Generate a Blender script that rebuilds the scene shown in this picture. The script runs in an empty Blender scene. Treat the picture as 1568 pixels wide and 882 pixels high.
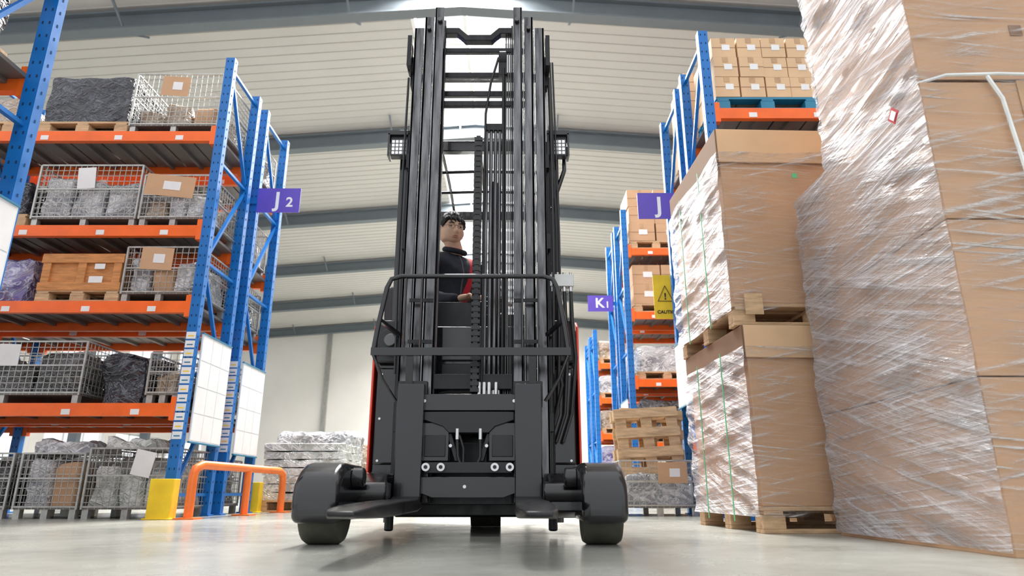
import bpy, bmesh, math, random
from mathutils import Vector, Matrix, noise, Euler
random.seed(7)
S = bpy.context.scene
COL = S.collection
R = math.radians

# ------------------------------------------------------------------ materials
def nn(nt, t, **kw):
    n = nt.nodes.new(t)
    for k, v in kw.items():
        setattr(n, k, v)
    return n

def base_mat(name):
    m = bpy.data.materials.new(name); m.use_nodes = True
    nt = m.node_tree
    return m, nt, nt.nodes['Principled BSDF']

def coords(nt, scale=(1, 1, 1), rot=(0, 0, 0)):
    tc = nn(nt, 'ShaderNodeTexCoord'); src = tc.outputs['Object']
    if any(rot):
        m1 = nn(nt, 'ShaderNodeMapping'); m1.inputs['Rotation'].default_value = rot
        nt.links.new(src, m1.inputs['Vector']); src = m1.outputs['Vector']
    mp = nn(nt, 'ShaderNodeMapping')
    mp.inputs['Scale'].default_value = scale
    nt.links.new(src, mp.inputs['Vector'])
    return mp.outputs['Vector']

def noise_tex(nt, vec, scale, detail=4, rough=.55, dist=0):
    n = nn(nt, 'ShaderNodeTexNoise')
    n.inputs['Scale'].default_value = scale
    n.inputs['Detail'].default_value = detail
    n.inputs['Roughness'].default_value = rough
    n.inputs['Distortion'].default_value = dist
    nt.links.new(vec, n.inputs['Vector'])
    return n.outputs['Fac']

def ramp(nt, fac, stops):
    r = nn(nt, 'ShaderNodeValToRGB')
    el = r.color_ramp.elements
    while len(el) < len(stops): el.new(.5)
    for e, (p, c) in zip(el, stops):
        e.position = p
        e.color = (c[0], c[1], c[2], 1) if isinstance(c, (tuple, list)) else (c, c, c, 1)
    nt.links.new(fac, r.inputs['Fac'])
    return r.outputs['Color']

def bump(nt, b, h, strength, dist=.01):
    bn = nn(nt, 'ShaderNodeBump')
    bn.inputs['Strength'].default_value = strength
    bn.inputs['Distance'].default_value = dist
    nt.links.new(h, bn.inputs['Height'])
    nt.links.new(bn.outputs['Normal'], b.inputs['Normal'])

def M(name, c, rough=.5, metal=0, var=.15, scale=6, stretch=(1, 1, 1), bmp=0.0, coat=0):
    m, nt, b = base_mat(name)
    f = noise_tex(nt, coords(nt, stretch), scale)
    lo = tuple(max(0, x * (1 - var)) for x in c); hi = tuple(min(1, x * (1 + var)) for x in c)
    nt.links.new(ramp(nt, f, [(.3, lo), (.7, hi)]), b.inputs['Base Color'])
    rr = ramp(nt, f, [(.3, max(.03, rough - .07)), (.7, min(1, rough + .07))])
    nt.links.new(rr, b.inputs['Roughness'])
    b.inputs['Metallic'].default_value = metal
    if coat: b.inputs['Coat Weight'].default_value = coat
    if bmp: bump(nt, b, f, bmp)
    return m

def math_n(nt, op, a, b_):
    n = nn(nt, 'ShaderNodeMath', operation=op)
    for i, q in enumerate((a, b_)):
        if isinstance(q, (int, float)): n.inputs[i].default_value = q
        else: nt.links.new(q, n.inputs[i])
    return n.outputs[0]

def film_mat(name, lo, mid, hi, tilt, color=(.80, .79, .84), th=(.47, .54, .63)):
    m, nt, b = base_mat(name)
    a = noise_tex(nt, coords(nt, (.9, .9, 14), (R(-17) if tilt else 0, 0 if tilt else R(12), 0)), 2.0, 5, .62)
    c = noise_tex(nt, coords(nt, (.7, .7, 24), (R(4) if tilt else 0, 0 if tilt else R(-5), 0)), 2.6, 5, .62)
    d = noise_tex(nt, coords(nt, (1, 1, 1)), 1.8, 3)
    st = math_n(nt, 'MAXIMUM', a, c)
    v = math_n(nt, 'ADD', math_n(nt, 'MULTIPLY', st, .70), math_n(nt, 'MULTIPLY', d, .30))
    fac = ramp(nt, v, [(th[0], lo), (th[1], mid), (th[2], hi)])
    b.inputs['Base Color'].default_value = (*color, 1)
    b.inputs['Roughness'].default_value = .2
    b.inputs['Specular IOR Level'].default_value = .8
    bump(nt, b, math_n(nt, 'ADD', a, c), 1.0, .05)
    tr = nn(nt, 'ShaderNodeBsdfTransparent')
    tr.inputs[0].default_value = (.96, .96, .98, 1)
    ms = nn(nt, 'ShaderNodeMixShader')
    nt.links.new(fac, ms.inputs[0]); nt.links.new(tr.outputs[0], ms.inputs[1]); nt.links.new(b.outputs[0], ms.inputs[2])
    nt.links.new(ms.outputs[0], nt.nodes['Material Output'].inputs['Surface'])
    return m

def wrap_mat(name, c, white=(.8, .81, .84), amt=.5, cover=.5):
    # goods seen through crumpled film: soft broad folds with thin bright creases
    m, nt, b = base_mat(name)
    big = noise_tex(nt, coords(nt, (1, 1, 2.2), (R(20), R(15), 0)), 2.6, 2, .5, .8)
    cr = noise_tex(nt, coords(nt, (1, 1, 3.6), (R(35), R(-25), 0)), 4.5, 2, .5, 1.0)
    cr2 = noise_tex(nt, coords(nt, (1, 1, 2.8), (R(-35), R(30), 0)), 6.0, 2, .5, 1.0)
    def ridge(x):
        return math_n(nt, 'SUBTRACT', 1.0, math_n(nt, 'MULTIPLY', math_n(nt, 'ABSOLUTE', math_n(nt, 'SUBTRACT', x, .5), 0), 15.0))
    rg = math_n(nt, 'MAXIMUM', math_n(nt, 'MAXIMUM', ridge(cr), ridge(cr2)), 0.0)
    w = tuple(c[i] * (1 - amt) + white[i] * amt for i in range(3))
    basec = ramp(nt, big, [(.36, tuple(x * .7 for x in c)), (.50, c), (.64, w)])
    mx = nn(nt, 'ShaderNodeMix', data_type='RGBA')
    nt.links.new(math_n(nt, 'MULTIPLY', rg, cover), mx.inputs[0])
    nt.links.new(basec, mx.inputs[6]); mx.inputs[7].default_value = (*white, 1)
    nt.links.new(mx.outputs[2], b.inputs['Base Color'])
    b.inputs['Roughness'].default_value = .13
    b.inputs['Specular IOR Level'].default_value = .8
    bump(nt, b, math_n(nt, 'ADD', math_n(nt, 'MULTIPLY', rg, .25), big), .8, .045)
    return m

def wood_mat(name, c):
    m, nt, b = base_mat(name)
    f = noise_tex(nt, coords(nt, (2, 14, 14)), 3, 6, .65)
    nt.links.new(ramp(nt, f, [(.3, tuple(x * .6 for x in c)), (.55, c), (.75, tuple(min(1, x * 1.25) for x in c))]), b.inputs['Base Color'])
    b.inputs['Roughness'].default_value = .75
    bump(nt, b, f, .3)
    return m

def emis(name, c, s):
    m, nt, b = base_mat(name)
    b.inputs['Base Color'].default_value = (*c, 1)
    b.inputs['Emission Color'].default_value = (*c, 1)
    b.inputs['Emission Strength'].default_value = s
    return m

BLUE = M('rack_blue_paint', (.005, .155, .50), .36, var=.12)
ORANGE = M('rack_orange_paint', (.92, .145, .012), .40, var=.1)
ORANGE2 = M('barrier_orange_paint', (.95, .2, .03), .4)
YELLOW = M('yellow_paint', (.95, .62, .02), .45)
HOLE = M('dark_slot', (.005, .03, .09), .9)
DECK = M('galvanised_deck', (.20, .185, .17), .5, .4, .3, 3)
STEEL = M('galvanised_wire', (.46, .46, .43), .4, .6, .2, 20)
BLACK = M('black_paint', (.006, .006, .008), .20, 0, .3, 8, coat=.4)
BLACKM = M('black_matte_plastic', (.010, .010, .012), .40, 0, .2, 12)
MAST = M('mast_steel', (.13, .13, .135), .24, .9, .75, 5, (5, 5, .6), .12)
MASTD = M('mast_dark_steel', (.020, .020, .022), .3, .5, .4, 6, (4, 4, .6))
FORK = M('worn_fork_steel', (.030, .030, .032), .3, .6, .6, 4, (3, 1, 3))
CHAIN = M('oily_chain', (.12, .12, .12), .35, .8)
RED = M('truck_red_paint', (.8, .05, .02), .35, coat=.4)
RUBBER = M('tyre_rubber', (.060, .060, .042), .7, 0, .25, 20)
HOSE = M('hose_rubber', (.013, .013, .014), .35)
CHROME = M('bright_steel', (.6, .6, .6), .25, .9)
GREYP = M('grey_panel', (.12, .12, .125), .4, .1)
SILVER = M('aluminium_block', (.55, .55, .54), .4, .5)
CARD = M('kraft_cardboard', (.58, .355, .205), .7, 0, .07, 3, (1, 1, 3))
CARDD = M('dark_kraft_cardboard', (.30, .18, .11), .8, 0, .1, 3)
CARDL = M('light_cardboard', (.70, .47, .28), .75, 0, .08, 3)
TAPE = M('packing_tape', (.50, .31, .17), .2)
SEAM = M('carton_seam', (.12, .07, .04), .9)
WOOD = wood_mat('pallet_wood', (.62, .42, .24))
WOODO = wood_mat('crate_plywood', (.62, .27, .09))
PLASTBLUE = M('blue_plastic', (.02, .20, .34), .4)
FILM_SHEEN = film_mat('stretch_film_side_sheen', .28, .58, .95, True, (.80, .79, .83))  # side faces: sheen from the light angle put in as whiter, denser film
FILM_GLINT = film_mat('stretch_film_front_glint', .0, .14, .85, False, (.92, .90, .88), (.47, .55, .63))  # front faces: near-clear film, glints put in as pale opaque streaks
WRAPB = wrap_mat('wrapped_black_goods', (.010, .011, .018), (.18, .19, .24), .06, .3)
WRAPS = wrap_mat('wrapped_silver_goods', (.34, .35, .38), (.92, .93, .95), .6, .8)
WRAPG = wrap_mat('wrapped_green_goods', (.50, .53, .48), (.92, .93, .92), .6, .7)
WRAPC = wrap_mat('wrapped_brown_goods', (.36, .24, .14), (.76, .70, .64), .3, .5)
WRAPP = wrap_mat('wrapped_purple_goods', (.14, .12, .34), (.7, .7, .85), .45, .7)
DARKG = wrap_mat('dark_parts', (.04, .04, .042), (.40, .40, .41), .2, .5)
PAPER = M('white_paper', (.82, .82, .82), .7, var=.05)
PLASTW = M('document_sleeve', (.74, .80, .83), .2, 0, .08, 8)
PURPLE = M('purple_sign', (.13, .08, .52), .4, var=.05)
WHITE = M('white_letter', (.9, .9, .9), .5, var=.03)
BLACKINK = M('black_ink', (.01, .01, .01), .6)
STRAPG = M('green_strap', (.12, .5, .25), .4)
STRAPW = M('white_strap', (.8, .82, .8), .4)
SKIN = M('skin', (.78, .49, .34), .5, 0, .06, 30)
LIP = M('lips', (.50, .20, .16), .45)
HAIR = M('black_hair', (.010, .008, .008), .5, 0, .4, 60, (4, 4, 1), .5)
EYEW = M('eye_white', (.7, .67, .65), .2, var=.02)
EYED = M('eye_iris', (.012, .008, .006), .1)
JACKETP = M('navy_fabric', (.014, .017, .030), .8, 0, .3, 30, bmp=.2)
JREDP = M('red_fabric', (.50, .015, .03), .75, 0, .15, 30, bmp=.2)
TROUSER = M('dark_trousers', (.03, .03, .04), .85, 0, .2, 30, bmp=.2)
LED = emis('led_lamp', (.9, .92, .95), .45)
BEAMG = M('rafter_grey_paint', (.14, .165, .185), .5, .0, .08, 2)
WALLM = M('wall_cream_paint', (.92, .89, .85), .7, 0, .03, .6)
TRIM = M('trim_grey', (.35, .35, .33), .6)

def floor_mat():
    m, nt, b = base_mat('epoxy_concrete')
    f = noise_tex(nt, coords(nt), .7, 8, .65)
    g = noise_tex(nt, coords(nt), 14, 6, .6)
    mx = nn(nt, 'ShaderNodeMath', operation='MULTIPLY_ADD'); nt.links.new(g, mx.inputs[0]); mx.inputs[1].default_value = .35
    nt.links.new(f, mx.inputs[2])
    nt.links.new(ramp(nt, mx.outputs[0], [(.45, (.235, .24, .21)), (.65, (.32, .325, .29)), (.85, (.38, .385, .345))]), b.inputs['Base Color'])
    nt.links.new(ramp(nt, f, [(.3, .14), (.7, .34)]), b.inputs['Roughness'])
    bump(nt, b, g, .05)
    return m
FLOORM = floor_mat()
CEILM = M('roof_sheet', (.56, .545, .52), .55, .0, .04, .5)
RIBM = M('roof_sheet_rib', (.52, .505, .48), .55, 0, .04, .5)

# ------------------------------------------------------------------ builder
class MB:
    def __init__(s): s.v = []; s.f = []; s.m = []; s.mats = []
    def mi(s, mat):
        if mat not in s.mats: s.mats.append(mat)
        return s.mats.index(mat)
    def add(s, vs, fs, mat):
        o = len(s.v); s.v += [tuple(v) for v in vs]
        k = s.mi(mat)
        for f in fs: s.f.append([i + o for i in f]); s.m.append(k)
    def box(s, x0, x1, y0, y1, z0, z1, mat, M4=None):
        if x0 > x1: x0, x1 = x1, x0
        if y0 > y1: y0, y1 = y1, y0
        vs = [Vector((x, y, z)) for z in (z0, z1) for y in (y0, y1) for x in (x0, x1)]
        if M4: vs = [M4 @ v for v in vs]
        s.add(vs, [(0, 2, 3, 1), (4, 5, 7, 6), (0, 1, 5, 4), (2, 6, 7, 3), (0, 4, 6, 2), (1, 3, 7, 5)], mat)
    def cbox(s, c, d, mat, rot=(0, 0, 0)):
        m4 = Matrix.Translation(c) @ Euler(rot).to_matrix().to_4x4()
        s.box(-d[0] / 2, d[0] / 2, -d[1] / 2, d[1] / 2, -d[2] / 2, d[2] / 2, mat, m4)
    def tube(s, pts, r, mat, n=8):
        pts = [Vector(p) for p in pts]; N = len(pts)
        rs = r if isinstance(r, (list, tuple)) else [r] * N
        vs = []; prev = None
        for i, p in enumerate(pts):
            if i == 0: t = pts[1] - p
            elif i == N - 1: t = p - pts[i - 1]
            else: t = (pts[i + 1] - p).normalized() + (p - pts[i - 1]).normalized()
            t.normalize()
            if prev is None:
                a = Vector((0, 0, 1)) if abs(t.z) < .9 else Vector((1, 0, 0))
                u = t.cross(a).normalized()
            else:
                u = (prev - t * prev.dot(t)).normalized()
            prev = u; w = t.cross(u)
            for k in range(n):
                an = 2 * math.pi * (k + .5) / n
                vs.append(p + (u * math.cos(an) + w * math.sin(an)) * rs[i])
        fs = []
        for i in range(N - 1):
            for k in range(n):
                a = i * n + k; b = i * n + (k + 1) % n
                fs.append((a, b, b + n, a + n))
        fs.append(tuple(reversed(range(n)))); fs.append(tuple(range((N - 1) * n, N * n)))
        s.add(vs, fs, mat)
    def bar(s, p0, p1, w, h, mat):
        p0 = Vector(p0); p1 = Vector(p1); d = p1 - p0; L = d.length
        q = d.to_track_quat('Z', 'Y')
        m4 = Matrix.Translation((p0 + p1) / 2) @ q.to_matrix().to_4x4()
        s.box(-w / 2, w / 2, -h / 2, h / 2, -L / 2, L / 2, mat, m4)
    def prism(s, prof, a, b, mat, axis='X'):
        n = len(prof); vs = []
        for x in (a, b):
            for (p, q) in prof:
                vs.append({'X': (x, p, q), 'Y': (p, x, q), 'Z': (p, q, x)}[axis])
        fs = [tuple(range(n)), tuple(reversed(range(n, 2 * n)))]
        for i in range(n):
            j = (i + 1) % n
            fs.append((i, i + n, j + n, j))
        s.add(vs, fs, mat)
    def lump(s, x0, x1, y0, y1, z0, z1, mat, amp=.02, n=8, fr=5, seed=0):
        bm = bmesh.new(); bmesh.ops.create_cube(bm, size=1)
        bmesh.ops.subdivide_edges(bm, edges=bm.edges[:], cuts=n, use_grid_fill=True)
        for v in bm.verts:
            c = v.co
            p = Vector((x0 + (c.x + .5) * (x1 - x0), y0 + (c.y + .5) * (y1 - y0), z0 + (c.z + .5) * (z1 - z0)))
            q = p * fr + Vector((seed * 3.1, seed, 0))
            d = Vector((noise.noise(q), noise.noise(q + Vector((9, 0, 0))), noise.noise(q + Vector((0, 9, 0))))) * amp
            if c.z < -.49: d.z = 0
            k = (abs(c.x) > .49) + (abs(c.y) > .49) + (c.z > .49)
            cc = Vector(((x0 + x1) / 2, (y0 + y1) / 2, (z0 + z1) / 2))
            p = p + d + (cc - p).normalized() * (amp * .7 * max(0, k - 1) + amp * .5)
            if c.z < -.49: p.z = z0
            v.co = p
        bm.verts.index_update()
        s.add([v.co.copy() for v in bm.verts], [[v.index for v in f.verts] for f in bm.faces], mat)
        bm.free()
    def pallet(s, cx, cy, z, w, d, mat, h=.13):
        t = h * .16
        for yy in (-1, 0, 1):
            y = cy + yy * (d / 2 - .05)
            s.box(cx - w / 2, cx + w / 2, y - .05, y + .05, z, z + t, mat)
            for xx in (-1, 0, 1):
                x = cx + xx * (w / 2 - .06)
                s.box(x - .06, x + .06, y - .048, y + .048, z + t, z + h - 2 * t, mat)
        for xx in (-1, 0, 1):
            x = cx + xx * (w / 2 - .06)
            s.box(x - .05, x + .05, cy - d / 2, cy + d / 2, z + h - 2 * t, z + h - t, mat)
        k = max(4, int(d / .14))
        for i in range(k):
            y = cy - d / 2 + .05 + i * (d - .1) / (k - 1)
            s.box(cx - w / 2, cx + w / 2, y - .045, y + .045, z + h - t, z + h, mat)
    def build(s, name, parent=None, smooth=True, bevel=0, seg=2):
        me = bpy.data.meshes.new(name)
        xs = [v[0] for v in s.v]; ys = [v[1] for v in s.v]; zs = [v[2] for v in s.v]
        o = Vector(((min(xs) + max(xs)) / 2, (min(ys) + max(ys)) / 2, min(zs)))
        me.from_pydata([Vector(v) - o for v in s.v], [], s.f)
        for m in s.mats: me.materials.append(m)
        me.polygons.foreach_set('material_index', s.m)
        me.validate(); me.update()
        bm = bmesh.new(); bm.from_mesh(me); bmesh.ops.recalc_face_normals(bm, faces=bm.faces[:]); bm.to_mesh(me); bm.free()
        if smooth:
            me.shade_smooth(); me.set_sharp_from_angle(angle=R(38))
        ob = bpy.data.objects.new(name, me); ob.location = o; COL.objects.link(ob)
        if bevel:
            b = ob.modifiers.new('bevel', 'BEVEL'); b.width = bevel; b.segments = seg; b.limit_method = 'ANGLE'; b.angle_limit = R(40)
        if parent: attach(ob, parent)
        return ob

def attach(ob, parent):
    ob.parent = parent; ob.matrix_parent_inverse = Matrix.Translation(-parent.location)

def empty(name, loc):
    e = bpy.data.objects.new(name, None); e.location = loc; e.empty_display_size = .2; COL.objects.link(e); return e

def text(body, loc, size, mat, parent, rot=(R(90), 0, 0), name='lettering', align='CENTER'):
    c = bpy.data.curves.new(name, 'FONT'); c.body = body; c.size = size; c.extrude = .002
    c.align_x = align; c.align_y = 'CENTER'; c.offset = size * .022
    c.materials.append(mat)
    o = bpy.data.objects.new(name, c); o.location = loc; o.rotation_euler = rot; COL.objects.link(o)
    attach(o, parent); return o

# ------------------------------------------------------------------ building
RX = -1.0; RZ = 9.85; SL = .075
XL, XR, YB, YF = -17.0, 15.0, 6.0, 37.5
def roofz(x): return RZ - SL * abs(x - RX)
mb = MB(); mb.box(XL - .3, XR + .3, -4, YF + .3, -.12, 0, FLOORM); mb.build('floor', smooth=False)
mb = MB(); SW = 1.1
for sgn, xe in ((-1, XL), (1, XR)):
    xa = RX + sgn * SW
    prof = [(xa, roofz(xa)), (xe, roofz(xe)), (xe, roofz(xe) + .12), (xa, roofz(xa) + .12)]
    mb.prism(prof, YB, YF, CEILM, 'Y')
    y = YB + .15
    while y < YF - .1:
        prof = [(xa, roofz(xa) - .012), (xe, roofz(xe) - .012), (xe, roofz(xe)), (xa, roofz(xa))]
        mb.prism(prof, y, y + .03, RIBM, 'Y')
        y += .30
mb.build('ceiling', smooth=False)
mb = MB()
for x in (RX - SW, RX, RX + SW):
    mb.box(x - .04, x + .04, YB, YF, RZ - .02 - SL * abs(x - RX), RZ + .1, WHITE)
y = YB + .5
while y < YF:
    mb.box(RX - SW, RX + SW, y - .03, y + .03, RZ - .03, RZ + .05, WHITE); y += 1.25
mb.build('skylight_frame', smooth=False)

def hwall(name, x, t, wins):
    mb = MB(); zt = roofz(x)
    z0, z1 = 1.1, 2.7
    mb.box(x, x + t, YB, YF, 0, z0, WALLM); mb.box(x, x + t, YB, YF, z1, 5.2, WALLM); mb.box(x, x + t, YB, YF, 7.4, zt, WALLM)
    y = YB
    while y < YF - .5:
        y2 = min(y + .8, YF)
        mb.box(x, x + t, y, y2, z0, z1, WALLM); mb.box(x, x + t, y, y2, 5.2, 7.4, WALLM)
        y += 4.5
    mb.build(name, smooth=False)
    k = wins; y = YB
    while y < YF - 5:
        fm = MB()
        for (a, b) in ((z0, z1), (5.2, 7.4)):
            for j in range(4):
                yy = y + .8 + j * 3.7 / 3
                fm.box(x + t * .4, x + t * .6, yy - .03, yy + .03, a, b, WHITE)
            fm.box(x + t * .4, x + t * .6, y + .8, y + 4.5, a, a + .06, WHITE)
            fm.box(x + t * .4, x + t * .6, y + .8, y + 4.5, b - .06, b, WHITE)
        fm.build('window_%d' % k, smooth=False); k += 1; y += 4.5
    return k
k = hwall('wall_left', XL - .25, .25, 1)
hwall('wall_right', XR, .25, k)  # windows in this wall are unseen, added to let in more light
mb = MB()
mb.prism([(XL, 0), (XR, 0), (XR, roofz(XR)), (RX, RZ), (XL, roofz(XL))], YF, YF + .25, WALLM, 'Y')
mb.build('wall_back', smooth=False)
mb = MB()
for x in (-16, -10.4, -4.8, .8, 6.4, 12):
    mb.box(x - .12, x + .12, YF - .2, YF, 0, roofz(x) - .1, TRIM)
mb.build('trim_1', smooth=False)
mb = MB(); mb.box(XL, XR, YF - .05, YF, 0, .2, TRIM); mb.build('baseboard_back', smooth=False)

for i in range(6):
    y = 11.1 + 5.05 * i
    mb = MB()
    for sgn, xe in ((-1, XL), (1, XR)):
        for (a, b, w) in ((.02, .06, .13), (.40, .44, .13), (.06, .40, .02)):
            prof = [(RX, RZ - .06 - b), (xe, roofz(xe) - .06 - b), (xe, roofz(xe) - .06 - a), (RX, RZ - .06 - a)]
            mb.prism(prof, y - w, y + w, BEAMG, 'Y')
        mb.box(xe, xe - sgn * .35, y - .13, y + .13, 0, roofz(xe) - .1, BEAMG)
        for kx in range(1, 7, 2):
            x = RX + sgn * kx * 2.2
            for s2 in (-1, 1):
                mb.bar((x, y + s2 * .06, roofz(x) - .48), (x, y + s2 * .75, roofz(x) - .05), .04, .04, BEAMG)
        mb.box(RX + sgn * .4 - .02, RX + sgn * .4 + .02, y - .13, y + .13, RZ - .5, RZ - .12, BEAMG)
    mb.build('steel_roof_rafter', smooth=False)

# ------------------------------------------------------------------ racks
def rack(name, x0, dx, y0, depth, bays, bw, levels, height):
    mb = MB(); U = .085; Yd = .07
    for i in range(bays + 1):
        xa = x0 + dx * i * (bw + U); xb = xa + dx * U; xc = (xa + xb) / 2
        for yy in (y0, y0 + depth - Yd):
            mb.box(xa, xb, yy, yy + Yd, .012, height, BLUE)
            mb.box(xa - dx * .02, xb + dx * .02, yy - .02, yy + Yd + .02, 0, .012, BLUE)
            z = .1
            while z < height - .04:
                for off in (-.02, .02):
                    mb.box(xc + off - .0045, xc + off + .0045, yy - .0015, yy, z, z + .018, HOLE)
                if i == 0:
                    mb.box(xa - dx * .0015, xa, yy + .031, yy + .039, z, z + .018, HOLE)
                z += .09
        z = .18; k = 0
        ya, yb = y0 + Yd, y0 + depth - Yd
        while z < height - .25:
            z2 = min(z + .98, height - .1)
            mb.bar((xc, ya, z), (xc, yb, z), .03, .025, BLUE)
            mb.bar((xc, ya if k % 2 else yb, z2 - .04), (xc, yb if k % 2 else ya, z + .04), .03, .025, BLUE)
            z = z2; k += 1
        mb.bar((xc, ya, z), (xc, yb, z), .03, .025, BLUE)
    for i in range(bays):
        xa = x0 + dx * (i * (bw + U) + U); xb = xa + dx * bw
        for L in levels:
            for yy, s in ((y0 + .005, 1), (y0 + depth - .055, -1)):
                mb.box(xa, xb, yy, yy + .05, L - .105, L - .045, ORANGE)
                mb.box(xa, xb, yy + (.008 if s > 0 else 0), yy + (.05 if s > 0 else .042), L - .045, L, ORANGE)
                for xe, d2 in ((xa, dx), (xb, -dx)):
                    mb.box(xe, xe + d2 * .045, yy - .004, yy + .054, L - .14, L + .05, ORANGE)
            n = 8
            for j in range(n):
                p = xa + dx * bw * j / n; q = xa + dx * bw * (j + .94) / n
                mb.box(p, q, y0 + .055, y0 + depth - .055, L - .03, L - .006, DECK)
                mb.box(p + dx * .11, p + dx * .14, y0 + .055, y0 + depth - .055, L - .06, L - .03, DECK)
            for j in (.33, .62, .86):
                x = xa + dx * bw * (1 - j)
                mb.box(x - .035, x + .035, y0 + .0005, y0 + .005, L - .095, L - .05, PAPER)
    return mb.build(name, smooth=False)

def sleeve_board(x, y0, y1, z0, z1, sx):
    mb = MB()
    mb.box(x, x + sx * .012, y0, y1, z0, z1, PLASTW)
    for i in range(4):
        for j in range(3):
            a = y0 + .012 + j * (y1 - y0 - .012) / 3; b = a + (y1 - y0) / 3 - .014
            c = z0 + .012 + i * (z1 - z0 - .012) / 4; d = c + (z1 - z0) / 4 - .014
            mb.box(x + sx * .012, x + sx * .0135, a, b, c, d, PAPER)
    mb.box(x, x + sx * .018, y0 - .005, y1 + .005, z1, z1 + .012, PLASTBLUE)
    mb.box(x, x + sx * .018, y0 - .005, y1 + .005, z0 - .012, z0, PLASTBLUE)
    yf = y0 - .103
    for i in range(12):
        z = z0 + .01 + i * (z1 - z0) / 12
        mb.box(x - sx * .005, x - sx * .085, yf, yf + .001, z, z + .06, PAPER if i % 3 else PLASTW)
        mb.box(x - sx * .02, x - sx * .07, yf - .001, yf, z + .02, z + .03, YELLOW if i % 2 else PLASTBLUE)
    mb.build('document_sleeve_board', smooth=False)

LV = [.90, 1.77, 2.47, 3.41]
rack('pallet_rack', -2.66, -1, 5.5, .73, 2, 2.35, LV, 4.2)
rack('pallet_rack', -2.66, -1, 6.42, .73, 2, 2.35, LV, 4.2)
rack('pallet_rack', -2.66, -1, 2.60, .73, 1, 2.35, LV, 4.2)
rack('pallet_rack', 1.68, 1, 5.11, .73, 2, 2.35, LV, 4.2)
rack('pallet_rack', 1.68, 1, 6.02, .73, 2, 2.35, LV, 4.2)
LK = [.85, 1.72, 2.70, 3.68]
rack('pallet_rack', 1.64, 1, 9.34, .76, 2, 2.35, LK, 4.3)
rack('pallet_rack', 1.64, 1, 10.28, .76, 2, 2.35, LK, 4.3)
rack('pallet_rack', 1.66, 1, 13.4, .76, 2, 2.35, [.6, 1.3, 2.0, 2.7], 3.4)
rack('pallet_rack', 1.66, 1, 14.3, .76, 2, 2.35, [.6, 1.3, 2.0, 2.7], 3.4)
sleeve_board(-2.655, 5.60, 6.2, .60, 1.50, 1)
sleeve_board(-2.655, 6.52, 7.12, .55, 1.42, 1)
sleeve_board(-2.655, 2.70, 3.3, .62, 1.66, 1)
sleeve_board(1.675, 6.1, 6.72, 1.0, 1.62, -1)
sleeve_board(1.635, 9.45, 10.05, .6, 1.45, -1)

def flag_sign(body, sub, x0, x1, y, z, h, px, side):
    e = empty('aisle_sign', ((x0 + x1) / 2, y, z))
    mb = MB()
    mb.box(x0, x1, y - .012, y, z - h / 2, z + h / 2, PURPLE)
    mb.build('sign_plate', e, False)
    mb = MB()
    mb.box(min(px, x0) if side < 0 else x1 - .01, x0 + .01 if side < 0 else px, y, y + .02, z - .03, z + .03, BLUE)
    mb.build('sign_bracket', e, False)
    text(body, ((x0 + x1) / 2 - h * .05, y - .0125, z), h * .85, WHITE, e)
    if sub: text(sub, ((x0 + x1) / 2 + h * .42, y - .0125, z - h * .1), h * .55, WHITE, e)
flag_sign('J', '2', -2.64, -2.2, 6.38, 3.10, .27, -2.74, -1)
flag_sign('J', '1', 1.22, 1.66, 5.98, 2.86, .27, 1.72, 1)
flag_sign('K', '1', 1.2, 1.60, 10.2, 3.06, .26, 1.66, 1)
e = empty('warning_sign', (1.68, 6.79, 2.1))
mb = MB(); mb.box(1.50, 1.78, 6.79, 6.80, 1.94, 2.42, YELLOW); mb.build('sign_plate', e, False)
mb = MB()
T = [(1.54, 2.13), (1.70, 2.13), (1.62, 2.30)]
for i in range(3):
    a, b = T[i], T[(i + 1) % 3]
    mb.bar((a[0], 6.788, a[1]), (b[0], 6.788, b[1]), .014, .004, BLACKINK)
mb.build('warning_triangle', e, False)
text('!', (1.62, 6.787, 2.18), .1, BLACKINK, e)
text('CAUTION', (1.64, 6.787, 2.01), .05, BLACKINK, e)

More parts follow.
